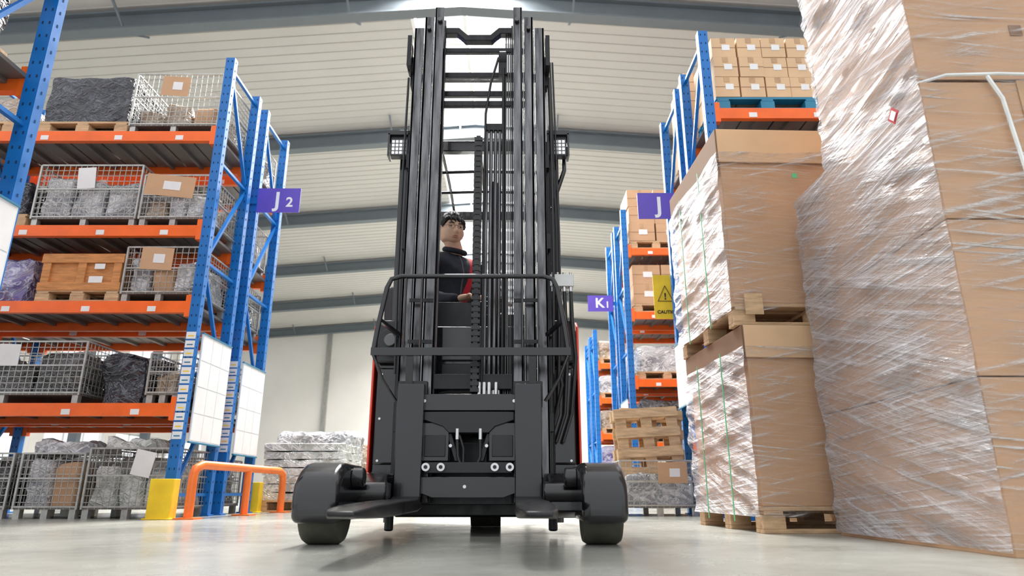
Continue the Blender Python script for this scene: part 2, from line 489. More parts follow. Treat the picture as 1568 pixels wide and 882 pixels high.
# ------------------------------------------------------------------ stored goods
def cage(cx, y0, z, w, d, h, content=None, fill=.7, note=None, seed=0):
    mb = MB(); x0, x1, y1 = cx - w / 2, cx + w / 2, y0 + d
    b = .07
    for x in (x0 + .03, x1 - .03, cx):
        for y in (y0 + .03, y1 - .03):
            mb.box(x - .025, x + .025, y - .025, y + .025, z, z + b, STEEL)
    mb.box(x0, x1, y0, y1, z + b, z + b + .02, DECK)
    t = .016
    for x in (x0, x1):
        for y in (y0, y1):
            mb.bar((x, y, z + b), (x, y, z + h), t, t, STEEL)
    for zz in (z + b + .02, z + h, z + b + (h - b) * .55):
        mb.bar((x0, y0, zz), (x1, y0, zz), t * .8, t * .8, STEEL); mb.bar((x0, y1, zz), (x1, y1, zz), t * .8, t * .8, STEEL)
        mb.bar((x0, y0, zz), (x0, y1, zz), t * .8, t * .8, STEEL); mb.bar((x1, y0, zz), (x1, y1, zz), t * .8, t * .8, STEEL)
    g = .05; wr = .0045
    n = int(w / g)
    for i in range(1, n):
        x = x0 + w * i / n
        for y in (y0, y1): mb.bar((x, y, z + b), (x, y, z + h), wr, wr, STEEL)
    n = int(d / g)
    for i in range(1, n):
        y = y0 + d * i / n
        for x in (x0, x1): mb.bar((x, y, z + b), (x, y, z + h), wr, wr, STEEL)
    n = int((h - b) / g)
    for i in range(1, n):
        zz = z + b + (h - b) * i / n
        for y in (y0, y1): mb.bar((x0, y, zz), (x1, y, zz), wr, wr, STEEL)
        for x in (x0, x1): mb.bar((x, y0, zz), (x, y1, zz), wr, wr, STEEL)
    if content:
        zb = z + b + .022; ht = (h - b) * fill
        rnd = random.Random(seed * 13 + 5)
        k = 3 if w > .55 else 2
        for i in range(k):
            a = x0 + .025 + (w - .05) * i / k; c = x0 + .025 + (w - .05) * (i + 1) / k
            hh = ht * rnd.uniform(.72, 1.1)
            mt = content if rnd.random() < .75 else rnd.choice((CARD, WRAPS, DARKG))
            mb.lump(a, c, y0 + .025, y0 + d * .52, zb, zb + hh, mt, .030, 8, 6, seed + i)
            mb.lump(a, c, y0 + d * .52, y1 - .02, zb, zb + ht * rnd.uniform(.8, 1.15), content, .030, 6, 6, seed + i + 9)
    if note:
        nx = cx + note[1]
        mb.cbox((nx, y0 - .012, z + h * .78), (note[2], .004, note[3]), note[0], (R(4), R(note[4]), 0))
        if note[0] is CARD: mb.cbox((nx + .02, y0 - .016, z + h * .78), (note[2] * .35, .003, note[3] * .4), PAPER, (R(4), R(note[4]), 0))
    return mb.build('wire_mesh_pallet_cage', smooth=True)

def wrapped(cx, y0, z, w, d, h, mat, pal=WOOD, seed=0, amp=.03, name='wrapped_pallet_load'):
    mb = MB(); ph = 0
    if pal: mb.pallet(cx, y0 + d / 2, z, w, d, pal, .12); ph = .12
    mb.lump(cx - w / 2 + .01, cx + w / 2 - .01, y0 + .01, y0 + d - .01, z + ph, z + h, mat, amp, 14, 5, seed)
    return mb.build(name)

def cartons(x0, y0, z, nx, ny, nz, w, d, h, pal=None, label=True, mat=CARDL, jit=.008, name='cardboard_carton_stack'):
    mb = MB(); ph = 0
    if pal: mb.pallet(x0 + nx * w / 2, y0 + ny * d / 2, z, nx * w, ny * d, pal, .13); ph = .13
    for i in range(nx):
        for j in range(ny):
            for k in range(nz):
                jx, jy = random.uniform(-jit, jit), random.uniform(-jit, jit)
                cx, cy, cz = x0 + (i + .5) * w + jx, y0 + (j + .5) * d + jy, z + ph + (k + .5) * h
                mb.cbox((cx, cy, cz), (w - .012, d - .012, h - .004), mat)
                mb.cbox((cx, cy - d / 2 + .005, cz), (w - .014, .003, .004), CARDD)
                mb.cbox((cx, cy - d / 2 + .005, cz + h * .36), (.05, .003, h * .26), TAPE)
                if label and (j == 0):
                    mb.cbox((cx + .02, cy - d / 2 + .004, cz), (w * .32, .003, h * .28), PAPER)
    return mb.build(name, smooth=False)

Y = 5.54
wrapped(-4.02, Y, 3.41, .84, .64, .62, WRAPB, WOOD, 1, .02)
wrapped(-4.86, Y, 3.41, .42, .6, .40, WRAPC, WOOD, 31, .03)
cage(-3.17, Y, 3.41, .82, .64, .63, WRAPC, .45, (CARD, -.03, .26, .2, 4), 2)
cage(-3.84, Y, 2.47, .93, .64, .60, WRAPS, .92, (PAPER, -.03, .16, .2, -3), 3)
cage(-3.04, Y, 2.47, .60, .64, .50, WRAPC, .6, (CARD, -.06, .45, .2, 6), 4)
wrapped(-4.60, Y, 2.47, .5, .6, .45, WRAPB, WOOD, 12)
cage(-3.06, Y, 1.77, .64, .64, .50, WRAPS, .7, (CARD, -.05, .28, .2, 3), 5)
wrapped(-4.60, Y, 1.77, .80, .62, .42, WRAPP, None, 6, .05)
cage(-4.22, Y, .90, 1.28, .62, .52, DARKG, .75, (PAPER, .0, .18, .18, 2), 7)
wrapped(-3.25, Y, .90, .42, .6, .43, WRAPB, None, 8, .05)
cage(-2.89, Y, .90, .27, .62, .42, WRAPC, .5, None, 9)
cage(-3.68, Y, 0, .50, .64, .50, WRAPS, .9, None, 10)
cage(-3.05, Y, 0, .68, .64, .54, WRAPG, .75, (PAPER, .1, .16, .2, 12), 11)
cage(-4.45, Y, 0, .9, .64, .50, DARKG, .9, None, 14)
# loose film heaps lying on top of the floor cages
mb = MB(); mb.lump(-3.92, -3.44, Y + .02, Y + .6, .506, .60, WRAPS, .05, 12, 7, 201); mb.build('plastic_film_heap')
mb = MB(); mb.lump(-3.34, -2.88, Y + .02, Y + .55, .546, .62, WRAPG, .05, 12, 7, 202); mb.build('plastic_film_heap')
mb = MB()
x0, x1, z = -4.12, -3.40, 1.77
mb.pallet((x0 + x1) / 2, Y + .31, z, x1 - x0, .62, WOOD, .11)
mb.box(x0 + .02, x1 - .02, Y + .02, Y + .6, z + .11, z + .42, WOODO)
for x in (x0 + .05, (x0 + x1) / 2, x1 - .05):
    mb.box(x - .035, x + .035, Y, Y + .02, z + .11, z + .43, WOODO); mb.box(x - .035, x + .035, Y + .6, Y + .62, z + .11, z + .43, WOODO)
for zz in (z + .14, z + .39):
    mb.box(x0, x1, Y - .004, Y + .018, zz - .035, zz + .035, WOODO)
mb.box(x0, x1, Y, Y + .62, z + .42, z + .44, WOODO)
mb.cbox((-3.62, Y - .005, z + .2), (.12, .004, .06), PAPER); mb.cbox((-3.6, Y - .007, z + .32), (.09, .004, .05), PAPER)
mb.build('wooden_crate', smooth=False, bevel=.003)
for i, L in enumerate([0] + LV):
    cage(-5.75, Y, L, .95, .62, .52, DARKG if i % 2 else WRAPS, .7, None, 20 + i)
    cage(-3.2, 6.47, L, .85, .62, .5, [DARKG, WRAPC, WRAPB, WRAPS, WRAPC][i], .7, None, 30 + i)
    if i % 2: wrapped(-4.3, 6.47, L, .95, .6, .5, [WRAPC, WRAPS, WRAPB, WRAPC, WRAPG][i], WOOD, 40 + i)
    else: cage(-4.3, 6.47, L, .95, .62, .5, WRAPC, .6, None, 50 + i)
for i, L in enumerate([0] + LV):
    wrapped(-3.3, 2.66, L, .85, .6, .5, [WRAPS, WRAPC, WRAPB, WRAPB, WRAPC][i], WOOD, 60 + i)
    cage(-4.3, 2.66, L, .9, .62, .5, DARKG, .7, None, 70 + i)

cartons(1.80, 5.15, 3.41, 4, 3, 3, .225, .2, .205, PLASTBLUE)
cartons(1.80, 6.06, 3.41, 3, 2, 4, .27, .3, .22, WOOD)
wrapped(2.98, 5.15, 3.41, .4, .6, .8, WRAPG, None, 80)
for i, L in enumerate([0, .90, 1.77, 2.47]):
    wrapped(2.3, 5.15, L, .9, .6, .5, [WRAPC, WRAPS, WRAPC, WRAPB][i], WOOD, 81 + i)
    cartons(1.80, 6.06, L, 3, 2, 2, .28, .3, .2, WOOD)
cartons(1.76, 9.38, 3.68, 2, 2, 3, .4, .32, .28, WOOD, mat=CARD)
cartons(1.78, 9.38, 2.70, 2, 2, 2, .42, .32, .3, WOOD, mat=CARD)
wrapped(2.2, 9.4, 1.72, .85, .66, .5, WRAPS, WOOD, 90)
wrapped(2.2, 9.4, .85, .85, .66, .6, DARKG, WOOD, 91)
cage(2.2, 9.4, 0, .9, .66, .55, WRAPS, .8, None, 92)
for i, L in enumerate([0] + LK):
    wrapped(2.2, 10.33, L, .85, .62, .55, [WRAPS, WRAPC, WRAPS, WRAPC, WRAPG][i], WOOD, 93 + i)
for i, L in enumerate([0, .6, 1.3, 2.0, 2.7]):
    wrapped(2.15, 13.45, L, .8, .66, .48, [WRAPG, WRAPP, WRAPC, WRAPS, WRAPC][i], WOOD, 100 + i)
    wrapped(2.15, 14.35, L, .8, .66, .48, [WRAPG, WRAPS, WRAPC, WRAPS, WRAPC][i], WOOD, 110 + i)

mb = MB(); mb.pallet(-2.25, 7.85, 0, .90, .9, WOOD, .12)
for i in range(7):
    z = .12 + i * .085
    mb.lump(-2.70 + random.uniform(0, .03), -1.80 + random.uniform(-.03, 0), 7.42, 8.3, z, z + .082, WRAPG, .018, 10, 7, i)
mb.build('wrapped_sack_stack')
wrapped(-2.60, 8.9, 0, 1.05, .9, .98, WRAPS, WOOD, 121, .05)
wrapped(-2.0, 10.4, 0, 1.0, .9, .95, WRAPC, WOOD, 122, .05)
wrapped(-1.3, 12.2, 0, 1.4, 1.0, 1.1, WRAPG, WOOD, 124, .05)
wrapped(-2.8, 12.5, 0, 1.2, 1.0, 1.05, WRAPS, WOOD, 126, .05)

mb = MB()
p = [(-2.5, 5.45, 0), (-2.5, 5.45, .33), (-2.495, 5.47, .38), (-2.48, 5.55, .41), (-2.42, 6.2, .41), (-2.41, 6.5, .41), (-2.38, 7.1, .41), (-2.38, 7.2, .38), (-2.38, 7.23, .32), (-2.38, 7.23, 0)]
mb.tube(p, .035, ORANGE2, 12); mb.tube([(-2.415, 6.35, 0), (-2.415, 6.35, .41)], .033, ORANGE2, 12)
for q in ((-2.5, 5.45), (-2.415, 6.35), (-2.38, 7.23)): mb.box(q[0] - .08, q[0] + .08, q[1] - .08, q[1] + .08, 0, .012, ORANGE2)
mb.build('orange_guard_rail')
for (x, y) in ((-2.70, 5.38), (-2.70, 7.22)):
    mb = MB()
    for dxx in (-.09, .08): mb.box(x + dxx, x + dxx + .012, y, y + .1, 0, .3, YELLOW)
    mb.box(x - .09, x + .092, y - .012, y, 0, .3, YELLOW)
    mb.box(x - .11, x + .11, y - .03, y + .1, 0, .01, YELLOW)
    mb.build('rack_upright_protector', smooth=False, bevel=.004)

# mesh cage in the aisle with wooden pallets standing on edge inside it
cage(1.30, 6.15, 0, .68, .74, .47, None, .6, (CARD, .12, .26, .18, 0), 130)
mb = MB()
for i, (rx, ry) in enumerate(((80, -3), (82, 3), (84, -2))):
    m4 = Matrix.Translation((1.30, 6.36 + i * .16, .105 + (.02 if ry else 0))) @ Euler((R(rx), R(ry), 0)).to_matrix().to_4x4()
    t = MB(); t.pallet(0, .42, 0, .60, .84, WOOD, .115)
    mb.add([m4 @ Vector(v) for v in t.v], t.f, WOOD)
mb.build('wooden_pallet_stack', smooth=False)
mb = MB(); mb.lump(1.0, 1.6, 6.17, 6.24, .095, .36, WRAPS, .02, 10, 7, 210); mb.build('plastic_film_heap')

# ------------------------------------------------------------------ big wrapped carton stacks (right foreground)
def film_shell(mb, x0, x1, y0, y1, z0, z1, off=.012, amp=.014, seed=0, n=40):
    bm = bmesh.new(); bmesh.ops.create_cube(bm, size=1)
    bmesh.ops.subdivide_edges(bm, edges=bm.edges[:], cuts=n, use_grid_fill=True)
    x0 -= off; x1 += off; y0 -= off; y1 += off; z1 += off
    for v in bm.verts:
        c = v.co.copy()
        p = Vector((x0 + (c.x + .5) * (x1 - x0), y0 + (c.y + .5) * (y1 - y0), z0 + (c.z + .5) * (z1 - z0)))
        u = p.x + p.y
        s1 = noise.noise(Vector((u * .9, (p.z - .28 * u) * 10, seed)))
        s2 = noise.noise(Vector((u * 1.3, (p.z + .08 * u) * 17, seed + 5)))
        d = amp * max(-.35, s1 * .8 + s2 * .6)
        nrm = Vector((0, 0, 0))
        if abs(c.x) > .499: nrm.x = math.copysign(1, c.x)
        if abs(c.y) > .499: nrm.y = math.copysign(1, c.y)
        if c.z > .499: nrm.z = .3
        if nrm.length: p += nrm.normalized() * d
        v.co = p
    kill = [f for f in bm.faces if f.calc_center_median().z < z0 + .001]
    bmesh.ops.delete(bm, geom=kill, context='FACES')
    bm.verts.index_update()
    bm.normal_update()
    vs = [v.co.copy() for v in bm.verts]
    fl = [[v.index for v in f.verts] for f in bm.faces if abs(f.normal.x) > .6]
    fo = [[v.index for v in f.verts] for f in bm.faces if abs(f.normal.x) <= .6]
    mb.add(vs, fl, FILM_SHEEN); mb.add(vs, fo, FILM_GLINT)  # same film all round; the light-angle difference is put into its opacity
    bm.free()

def carton_block(mb, x0, x1, y0, y1, z0, z1, tiers, mat):
    h = (z1 - z0) / tiers
    for i in range(tiers):
        a, b = z0 + i * h, z0 + (i + 1) * h - .006
        mb.box(x0 + .002, x1 - .002, y0, y1, a, b, mat)
        mb.box(x0 + .01, x1 - .01, y0 + .01, y1 - .01, b, b + .006, SEAM)

e = empty('wrapped_carton_stack', (2.1, 2.85, 0))
mb = MB(); carton_block(mb, 1.60, 2.70, 2.28, 3.46, .0, 1.75, 3, CARD)
mb.cbox((2.05, 2.276, 1.0), (.05, .003, .05), PAPER)
mb.box(1.98, 2.05, 2.2745, 2.279, 1.22, 1.75, TAPE)
mb.cbox((2.02, 2.277, .83), (.13, .003, .03), CARDD)
mb.build('lower_cartons', e, False, .006)
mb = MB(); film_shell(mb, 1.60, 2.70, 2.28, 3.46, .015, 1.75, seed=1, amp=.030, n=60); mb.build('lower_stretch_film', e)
mb = MB()
mb.tube([(2.0, 2.262, .02), (1.965, 2.26, .6), (1.93, 2.26, 1.2), (1.90, 2.262, 1.66), (1.86, 2.262, 1.76)], .008, STRAPW, 6)
mb.tube([(1.585, 2.30, 1.745), (1.70, 2.262, 1.765), (1.9, 2.26, 1.77), (2.3, 2.26, 1.76)], .007, STRAPW, 6)
mb.build('strap', e)
mb = MB(); carton_block(mb, 1.62, 2.70, 2.30, 3.10, 1.77, 3.1, 2, CARD)
mb.cbox((2.05, 2.297, 2.0), (.05, .003, .05), CARDD)
mb.build('upper_cartons', e, False, .006)
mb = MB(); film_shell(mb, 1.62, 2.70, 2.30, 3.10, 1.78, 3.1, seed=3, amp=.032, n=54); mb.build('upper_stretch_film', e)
mb = MB(); mb.cbox((1.566, 2.42, 1.68), (.003, .055, .055), JREDP, (R(45), 0, 0)); mb.cbox((1.564, 2.42, 1.68), (.003, .036, .036), PAPER, (R(45), 0, 0)); mb.build('hazard_label', e, False)

e = empty('palletised_carton_stack', (1.75, 4.05, 0))
def big_carton(tag, ox, oy, z, w, d, h, ang, lidh, lidmat):
    m4 = Matrix.Translation((ox, oy, z)) @ Matrix.Rotation(R(ang), 4, 'Z')
    def place(mbx, nm, bev=0, sm=False):
        mbx.v = [tuple(m4 @ Vector(v)) for v in mbx.v]; mbx.build(nm, e, sm, bev)
    mb = MB(); mb.pallet(w / 2, d / 2, 0, w, d, WOOD, .13); place(mb, tag + '_pallet', .003)
    mb = MB(); mb.box(.01, w - .01, .01, d - .01, .13, h, CARD)
    place(mb, tag + '_carton', .006)
    mb = MB(); k = .012
    mb.box(-k, w + k, -k, 0, h - .08, h + lidh, lidmat); mb.box(-k, w + k, d, d + k, h - .08, h + lidh, lidmat)
    mb.box(-k, 0, -k, d + k, h - .08, h + lidh, CARDD); mb.box(w, w + k, -k, d + k, h - .08, h + lidh, lidmat)
    mb.box(0, w, 0, d, h, h + .01, CARDD)
    place(mb, tag + '_lid', .004)
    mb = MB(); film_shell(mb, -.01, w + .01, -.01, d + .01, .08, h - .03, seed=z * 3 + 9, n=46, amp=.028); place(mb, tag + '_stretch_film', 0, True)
    mb = MB()
    for yy in (d * .3, d * .72):
        mb.box(-.034, -.031, yy - .006, yy + .006, .05, h + .0, STRAPG)
    place(mb, tag + '_straps')
big_carton('lower', 1.27, 3.58, 0, .98, 1.0, .98, 3, .10, CARDL)
big_carton('upper', 1.235, 3.60, 1.085, .98, 1.02, 1.08, 2, .14, CARDL)
mb = MB(); mb.cbox((1.66, 3.565, 1.98), (.03, .003, .03), STRAPG); mb.cbox((1.34, 3.57, 1.2), (.1, .006, .12), WOOD); mb.build('label_patch', e, False)

# ------------------------------------------------------------------ reach truck
TX = -.2
T = empty('reach_truck', (TX, 3.8, 0))
def P(x): return TX + x
for s in (-1, 1):
    mb = MB()
    yc, zc, r = 2.88, .155, .165
    prof = [(yc - r - .03, .085), (yc - r - .035, .19), (yc - r - .02, .235), (yc - .13, .285), (yc - .08, .308), (yc - .02, .318), (yc + .25, .318), (yc + .35, .29), (yc + .40, .24), (yc + .40, .085)]
    mb.prism(prof, P(s * .47), P(s * .648), BLACK)
    mb.build('load_wheel_fender', T, True, .03, 5)
    mb = MB()
    mb.tube([(P(s * .485), yc, .15), (P(s * .50), yc, .15), (P(s * .62), yc, .15), (P(s * .635), yc, .15)], [.14, .15, .15, .14], RUBBER, 40)
    mb.build('load_wheel', T)
    mb = MB()
    prof = [(2.98, .12), (2.98, .24), (3.1, .28), (3.75, .30), (3.75, .09), (3.15, .09)]
    mb.prism(prof, P(s * .36), P(s * .52), BLACK)
    mb.box(P(s * .34), P(s * .40), 3.02, 3.12, .17, .24, BLACKM)
    mb.tube([(P(s * .335), 3.0, .20), (P(s * .48), 3.0, .20)], .045, BLACK, 16)
    mb.tube([(P(s * .42), 2.93, .26), (P(s * .475), 2.93, .26)], .04, BLACK, 16)
    mb.tube([(P(s * .40), 3.45, .02), (P(s * .40), 3.45, .12)], .022, BLACKM, 10)
    mb.build('straddle_leg', T, True, .008)

for cx0 in (-.283, .277):
    mb = MB()
    w = .064
    x = P(cx0)
    mb.box(x - w, x + w, 3.20, 3.25, .15, .70, BLACK)
    mb.box(x - w - .008, x + w + .008, 3.25, 3.285, .62, .72, BLACKM)
    ys = [3.25, 3.14, 2.6, 2.2, 2.06, 1.98]
    zt = [.19, .172, .168, .160, .154, .148]
    zb = [.13, .118, .118, .122, .126, .134]
    ww = [w, w, w, w, w * .9, w * .6]
    vs = []
    for a, t, b, q in zip(ys, zt, zb, ww):
        vs += [(x - q, a, b), (x + q, a, b), (x + q, a, t), (x - q, a, t)]
    fs = [(0, 1, 2, 3), tuple(reversed(range(len(vs) - 4, len(vs))))]
    for i in range(len(ys) - 1):
        for k in range(4):
            j = (k + 1) % 4; fs.append((i * 4 + k, i * 4 + j, i * 4 + 4 + j, i * 4 + 4 + k))
    mb.add(vs, fs, FORK)
    mb.build('fork', T, True, .005)

mb = MB()
mb.box(P(-.24), P(.23), 3.24, 3.29, .575, .655, BLACK)
mb.prism([(P(-.22), .57), (P(.21), .57), (P(.21), .53), (P(.12), .50), (P(.09), .47), (P(-.10), .47), (P(-.13), .50), (P(-.22), .53)], 3.235, 3.30, BLACKM, 'Y')
mb.box(P(-.23), P(-.10), 3.25, 3.33, .34, .52, BLACK); mb.box(P(.09), P(.22), 3.25, 3.33, .34, .52, BLACK)
mb.box(P(-.215), P(-.115), 3.244, 3.25, .36, .46, BLACKM); mb.box(P(.105), P(.205), 3.244, 3.25, .36, .46, BLACKM)
mb.box(P(-.21), P(.20), 3.23, 3.28, .285, .335, BLACKM)
mb.prism([(P(-.24), .27), (P(.23), .27), (P(.23), .20), (P(.16), .175), (P(-.17), .175), (P(-.24), .20)], 3.235, 3.30, BLACK, 'Y')
mb.box(P(-.36), P(.35), 3.29, 3.33, .21, .27, BLACKM)
mb.box(P(-.36), P(.35), 3.30, 3.34, .60, .66, BLACKM)
for xx in (-.10, .09): mb.prism([(P(xx) - .012, .47), (P(xx) + .012, .47), (P(xx * .6) + .012, .34), (P(xx * .6) - .012, .34)], 3.26, 3.31, BLACKM, 'Y')
mb.build('fork_carriage', T, True, .006)
mb = MB()
for xx in (-.20, -.13, .12, .19):
    mb.tube([(P(xx), 3.20, .312), (P(xx), 3.235, .312)], .019, CHROME, 14)
    mb.tube([(P(xx), 3.195, .312), (P(xx), 3.20, .312)], .009, BLACKM, 8)
for (xx, zz) in ((-.02, .225), (-.33, .235), (.32, .235), (-.09, .41), (.08, .41), (-.22, .62), (.21, .62), (-.33, .69), (.33, .69)):
    mb.tube([(P(xx), 3.228, zz), (P(xx), 3.25, zz)], .008, CHROME, 10)
for xx in (-.06, .05):
    mb.tube([(P(xx), 3.24, .44), (P(xx), 3.24, .49)], .010, CHROME, 10)
for xx in (.035, .06, .085, .12): mb.tube([(P(xx), 3.36, .67), (P(xx), 3.36, .73)], .010, CHROME, 10)
mb.build('carriage_bolts', T)
mb = MB()
mb.tube([(P(-.06), 3.24, .44), (P(-.055), 3.24, .36), (P(-.035), 3.24, .31), (P(0), 3.24, .295), (P(.03), 3.24, .31), (P(.05), 3.24, .36), (P(.05), 3.24, .44)], .008, HOSE, 8)
mb.tube([(P(-.05), 3.25, .46), (P(-.03), 3.25, .40), (P(-.03), 3.25, .33)], .007, HOSE, 8)
mb.build('carriage_hoses', T)

mb = MB(); yb = 3.2
xt, xb = .40, .475
top, bot = 1.24, .855
def c3(pts): return [(P(a), yb, b) for a, b in pts]
mb.tube(c3([(-xb, bot), (-xb + .015, bot + .12), (-xt - .025, top - .06), (-xt - .005, top - .015), (-xt + .045, top), (xt - .045, top), (xt + .005, top - .015), (xt + .025, top - .06), (xb - .015, bot + .12), (xb, bot)]), .0125, BLACK, 10)
mb.box(P(-xb - .01), P(xb + .01), yb - .012, yb + .012, bot - .02, bot + .018, BLACK)
for xx in (-.33, -.25, -.17, .17, .25, .33):
    mb.tube([(P(xx), yb, bot), (P(xx), yb, top)], .0055, BLACK, 6)
for s in (-1, 1):
    mb.tube([(P(s * xb), yb, bot - .01), (P(s * (xb - .05)), yb + .01, .72), (P(s * .36), yb + .04, .62)], .009, BLACK, 8)
    mb.bar((P(s * .30), yb + .02, bot), (P(s * .30), yb + .05, .66), .035, .012, BLACK)
    mb.bar((P(s * (xb - .02)), yb + .0, bot + .16), (P(s * .38), yb + .16, bot + .12), .018, .018, BLACK)
mb.build('load_backrest', T)

def channel(mb, xi, xo, y0, y1, z0, z1, mat, s):
    t = .014
    a, b = P(s * xi), P(s * xo)
    mb.box(P(s * (xo - t)), b, y0, y1, z0, z1, mat)
    mb.box(a, b, y0, y0 + t, z0, z1, mat)
    mb.box(a, b, y1 - t, y1, z0, z1, mat)
for s in (-1, 1):
    mb = MB()
    channel(mb, .338, .395, 3.46, 3.62, .10, 2.93, MAST, s)
    mb.box(P(s * .330), P(s * .336), 3.462, 3.475, .12, 2.93, CHROME)
    mb.build('outer_mast_rail', T, False, .004)
    mb = MB()
    channel(mb, .272, .326, 3.41, 3.55, .13, 2.97, MAST, s)
    mb.box(P(s * .2645), P(s * .270), 3.412, 3.425, .12, 2.93, CHROME)
    mb.build('middle_mast_rail', T, False, .004)
    mb = MB()
    channel(mb, .207, .260, 3.36, 3.49, .15, 3.00, MAST, s)
    mb.box(P(s * .196), P(s * .206), 3.40, 3.45, .15, 2.9, MASTD)
    mb.build('inner_mast_rail', T, False, .004)
    mb = MB()
    for zz in (.5, 1.0, 1.5, 2.0, 2.55):
        mb.box(P(s * .385), P(s * .415), 3.5, 3.66, zz, zz + .09, MASTD)
    for zz in (2.80, 2.86):
        mb.tube([(P(s * .40), 3.45, zz - .1), (P(s * .425), 3.45, zz - .1)], .03, CHAIN, 12)
    mb.box(P(s * .40), P(s * .425), 3.40, 3.52, 2.62, 2.83, MASTD)
    mb.tube([(P(s * .23), 3.355, 2.90), (P(s * .23), 3.34, 2.90)], .014, CHAIN, 10)
    mb.tube([(P(s * .30), 3.405, 2.88), (P(s * .30), 3.39, 2.88)], .012, CHAIN, 10)
    for zz in (1.15, .93):
        mb.box(P(s * .21), P(s * .335), 3.352, 3.362, zz, zz + .018, MASTD)
    mb.tube([(P(s * .405), 3.58, .2), (P(s * .405), 3.58, 2.2)], .022, MASTD, 12)
    mb.tube([(P(s * .405), 3.58, 2.2), (P(s * .405), 3.58, 2.8)], .012, CHROME, 12)
    mb.build('mast_fittings', T)
mb = MB()
mb.prism([(P(-.205), 2.90), (P(-.12), 2.90), (P(-.07), 2.85), (P(.07), 2.85), (P(.12), 2.90), (P(.205), 2.90), (P(.205), 2.86), (P(.13), 2.86), (P(.08), 2.81), (P(-.08), 2.81), (P(-.13), 2.86), (P(-.205), 2.86)], 3.42, 3.47, MASTD, 'Y')
for zz, yy, h in ((2.74, 3.44, .03), (2.62, 3.52, .035), (2.49, 3.52, .035), (2.37, 3.44, .035)):
    mb.box(P(-.27), P(.27), yy, yy + .03, zz, zz + h, MASTD)
mb.box(P(-.395), P(.395), 3.60, 3.64, 2.66, 2.70, MASTD)
mb.box(P(-.395), P(.395), 3.60, 3.65, .2, .45, MASTD); mb.box(P(-.34), P(.34), 3.5, 3.55, .14, .26, MASTD)
mb.box(P(-.205), P(.205), 3.40, 3.44, .70, .78, MASTD)
mb.build('mast_cross_members', T, False, .004)
mb = MB()
for xx, rr in ((.055, .0105), (.080, .0115), (.106, .0115), (.130, .0105)):
    mb.tube([(P(xx), 3.44, .66), (P(xx), 3.44, 2.22)], rr, MAST, 10)
    mb.tube([(P(xx), 3.425, .66), (P(xx), 3.425, .72)], .012, CHROME, 8)
mb.box(P(.04), P(.145), 3.42, 3.46, 2.20, 2.24, MASTD)
mb.tube([(P(.095), 3.5, .3), (P(.095), 3.5, 1.9)], .024, MASTD, 16)
for xx in (.165, .178, .190): mb.tube([(P(xx), 3.45, .5), (P(xx), 3.45, 2.86)], .0045, CHAIN, 6)
mb.tube([(P(.125), 3.46, 2.70), (P(.165), 3.46, 2.70)], .05, MASTD, 18)
mb.box(P(.12), P(.17), 3.43, 3.49, 2.58, 2.72, MASTD)
mb.tube([(P(.155), 3.44, .6), (P(.155), 3.44, 2.6)], .006, HOSE, 6)
mb.build('free_lift_cylinder', T)
mb = MB()
z = .68
while z < 2.12:
    mb.box(P(-.010), P(.034), 3.34, 3.385, z, z + .020, HOSE)
    mb.box(P(.0), P(.024), 3.345, 3.38, z + .020, z + .032, HOSE)
    z += .032
mb.build('cable_chain', T, False)
mb = MB()
for i, xx in enumerate((.44, .455, .47)):
    mb.tube([(P(xx - .02), 3.56, 2.75), (P(xx - .01), 3.56, 2.2), (P(xx), 3.57, 1.6), (P(xx), 3.58, 1.3)], .006, HOSE, 6)
# hose loops running up the middle of the mast and over the top pulley
mb.tube([(P(.045), 3.40, .70), (P(.043), 3.40, 1.6), (P(.048), 3.41, 2.30), (P(.075), 3.43, 2.52), (P(.12), 3.44, 2.70)], .007, HOSE, 8)
mb.tube([(P(.148), 3.42, .72), (P(.150), 3.42, 1.8), (P(.148), 3.43, 2.62)], .008, HOSE, 8)
for s in (-1, 1):
    mb.tube([(P(s * .425), 3.50, 2.60), (P(s * .43), 3.50, 2.0), (P(s * .428), 3.50, 1.3), (P(s * .42), 3.52, .8)], .007, HOSE, 8)
mb.build('mast_hoses', T)

BX = .565
mb = MB()
mb.box(P(-.42), P(.42), 3.70, 4.80, .075, .22, BLACKM)
mb.box(P(-BX + .012), P(BX - .012), 3.68, 3.76, .16, 1.10, BLACK)
for s in (-1, 1):
    mb.box(P(s * .30), P(s * (BX - .02)), 3.66, 3.69, .34, .86, BLACK)
    mb.box(P(s * .40), P(s * (BX - .02)), 3.62, 3.66, .88, 1.12, BLACKM)
    mb.box(P(s * (BX - .045)), P(s * (BX - .012)), 3.70, 4.85, .16, 1.10, BLACKM)
mb.box(P(-BX), P(BX), 4.62, 4.95, .16, 1.25, BLACK)
mb.box(P(-BX + .03), P(BX - .03), 3.76, 4.65, .40, .46, BLACKM)
mb.build('chassis', T, True, .012, 3)
mb = MB()
for s in (-1, 1):
    prof = [(3.66, .30), (3.655, 1.09), (3.72, 1.13), (4.70, 1.13), (4.95, 1.0), (4.95, .25), (4.3, .25)]
    mb.prism(prof, P(s * (BX - .006)), P(s * (BX + .007)), RED)
mb.build('side_panels', T, True, .004)
mb = MB()
for s in (-1, 1):
    for zz in (.36, .58, .82): mb.tube([(P(s * (BX - .05)), 3.652, zz), (P(s * (BX - .05)), 3.662, zz)], .007, CHROME, 8)
mb.build('panel_screws', T)
mb = MB()
mb.box(P(-.19), P(.16), 3.655, 3.68, .90, 1.09, GREYP)
mb.box(P(-.19), P(.16), 3.65, 3.68, .78, .88, BLACKM)
mb.prism([(P(-.2), .72), (P(-.02), .76), (P(.0), .50), (P(-.2), .48)], 3.65, 3.67, BLACKM, 'Y')
mb.tube([(P(-.46), 3.56, .99), (P(-.46), 3.62, .99)], .07, BLACKM, 20)
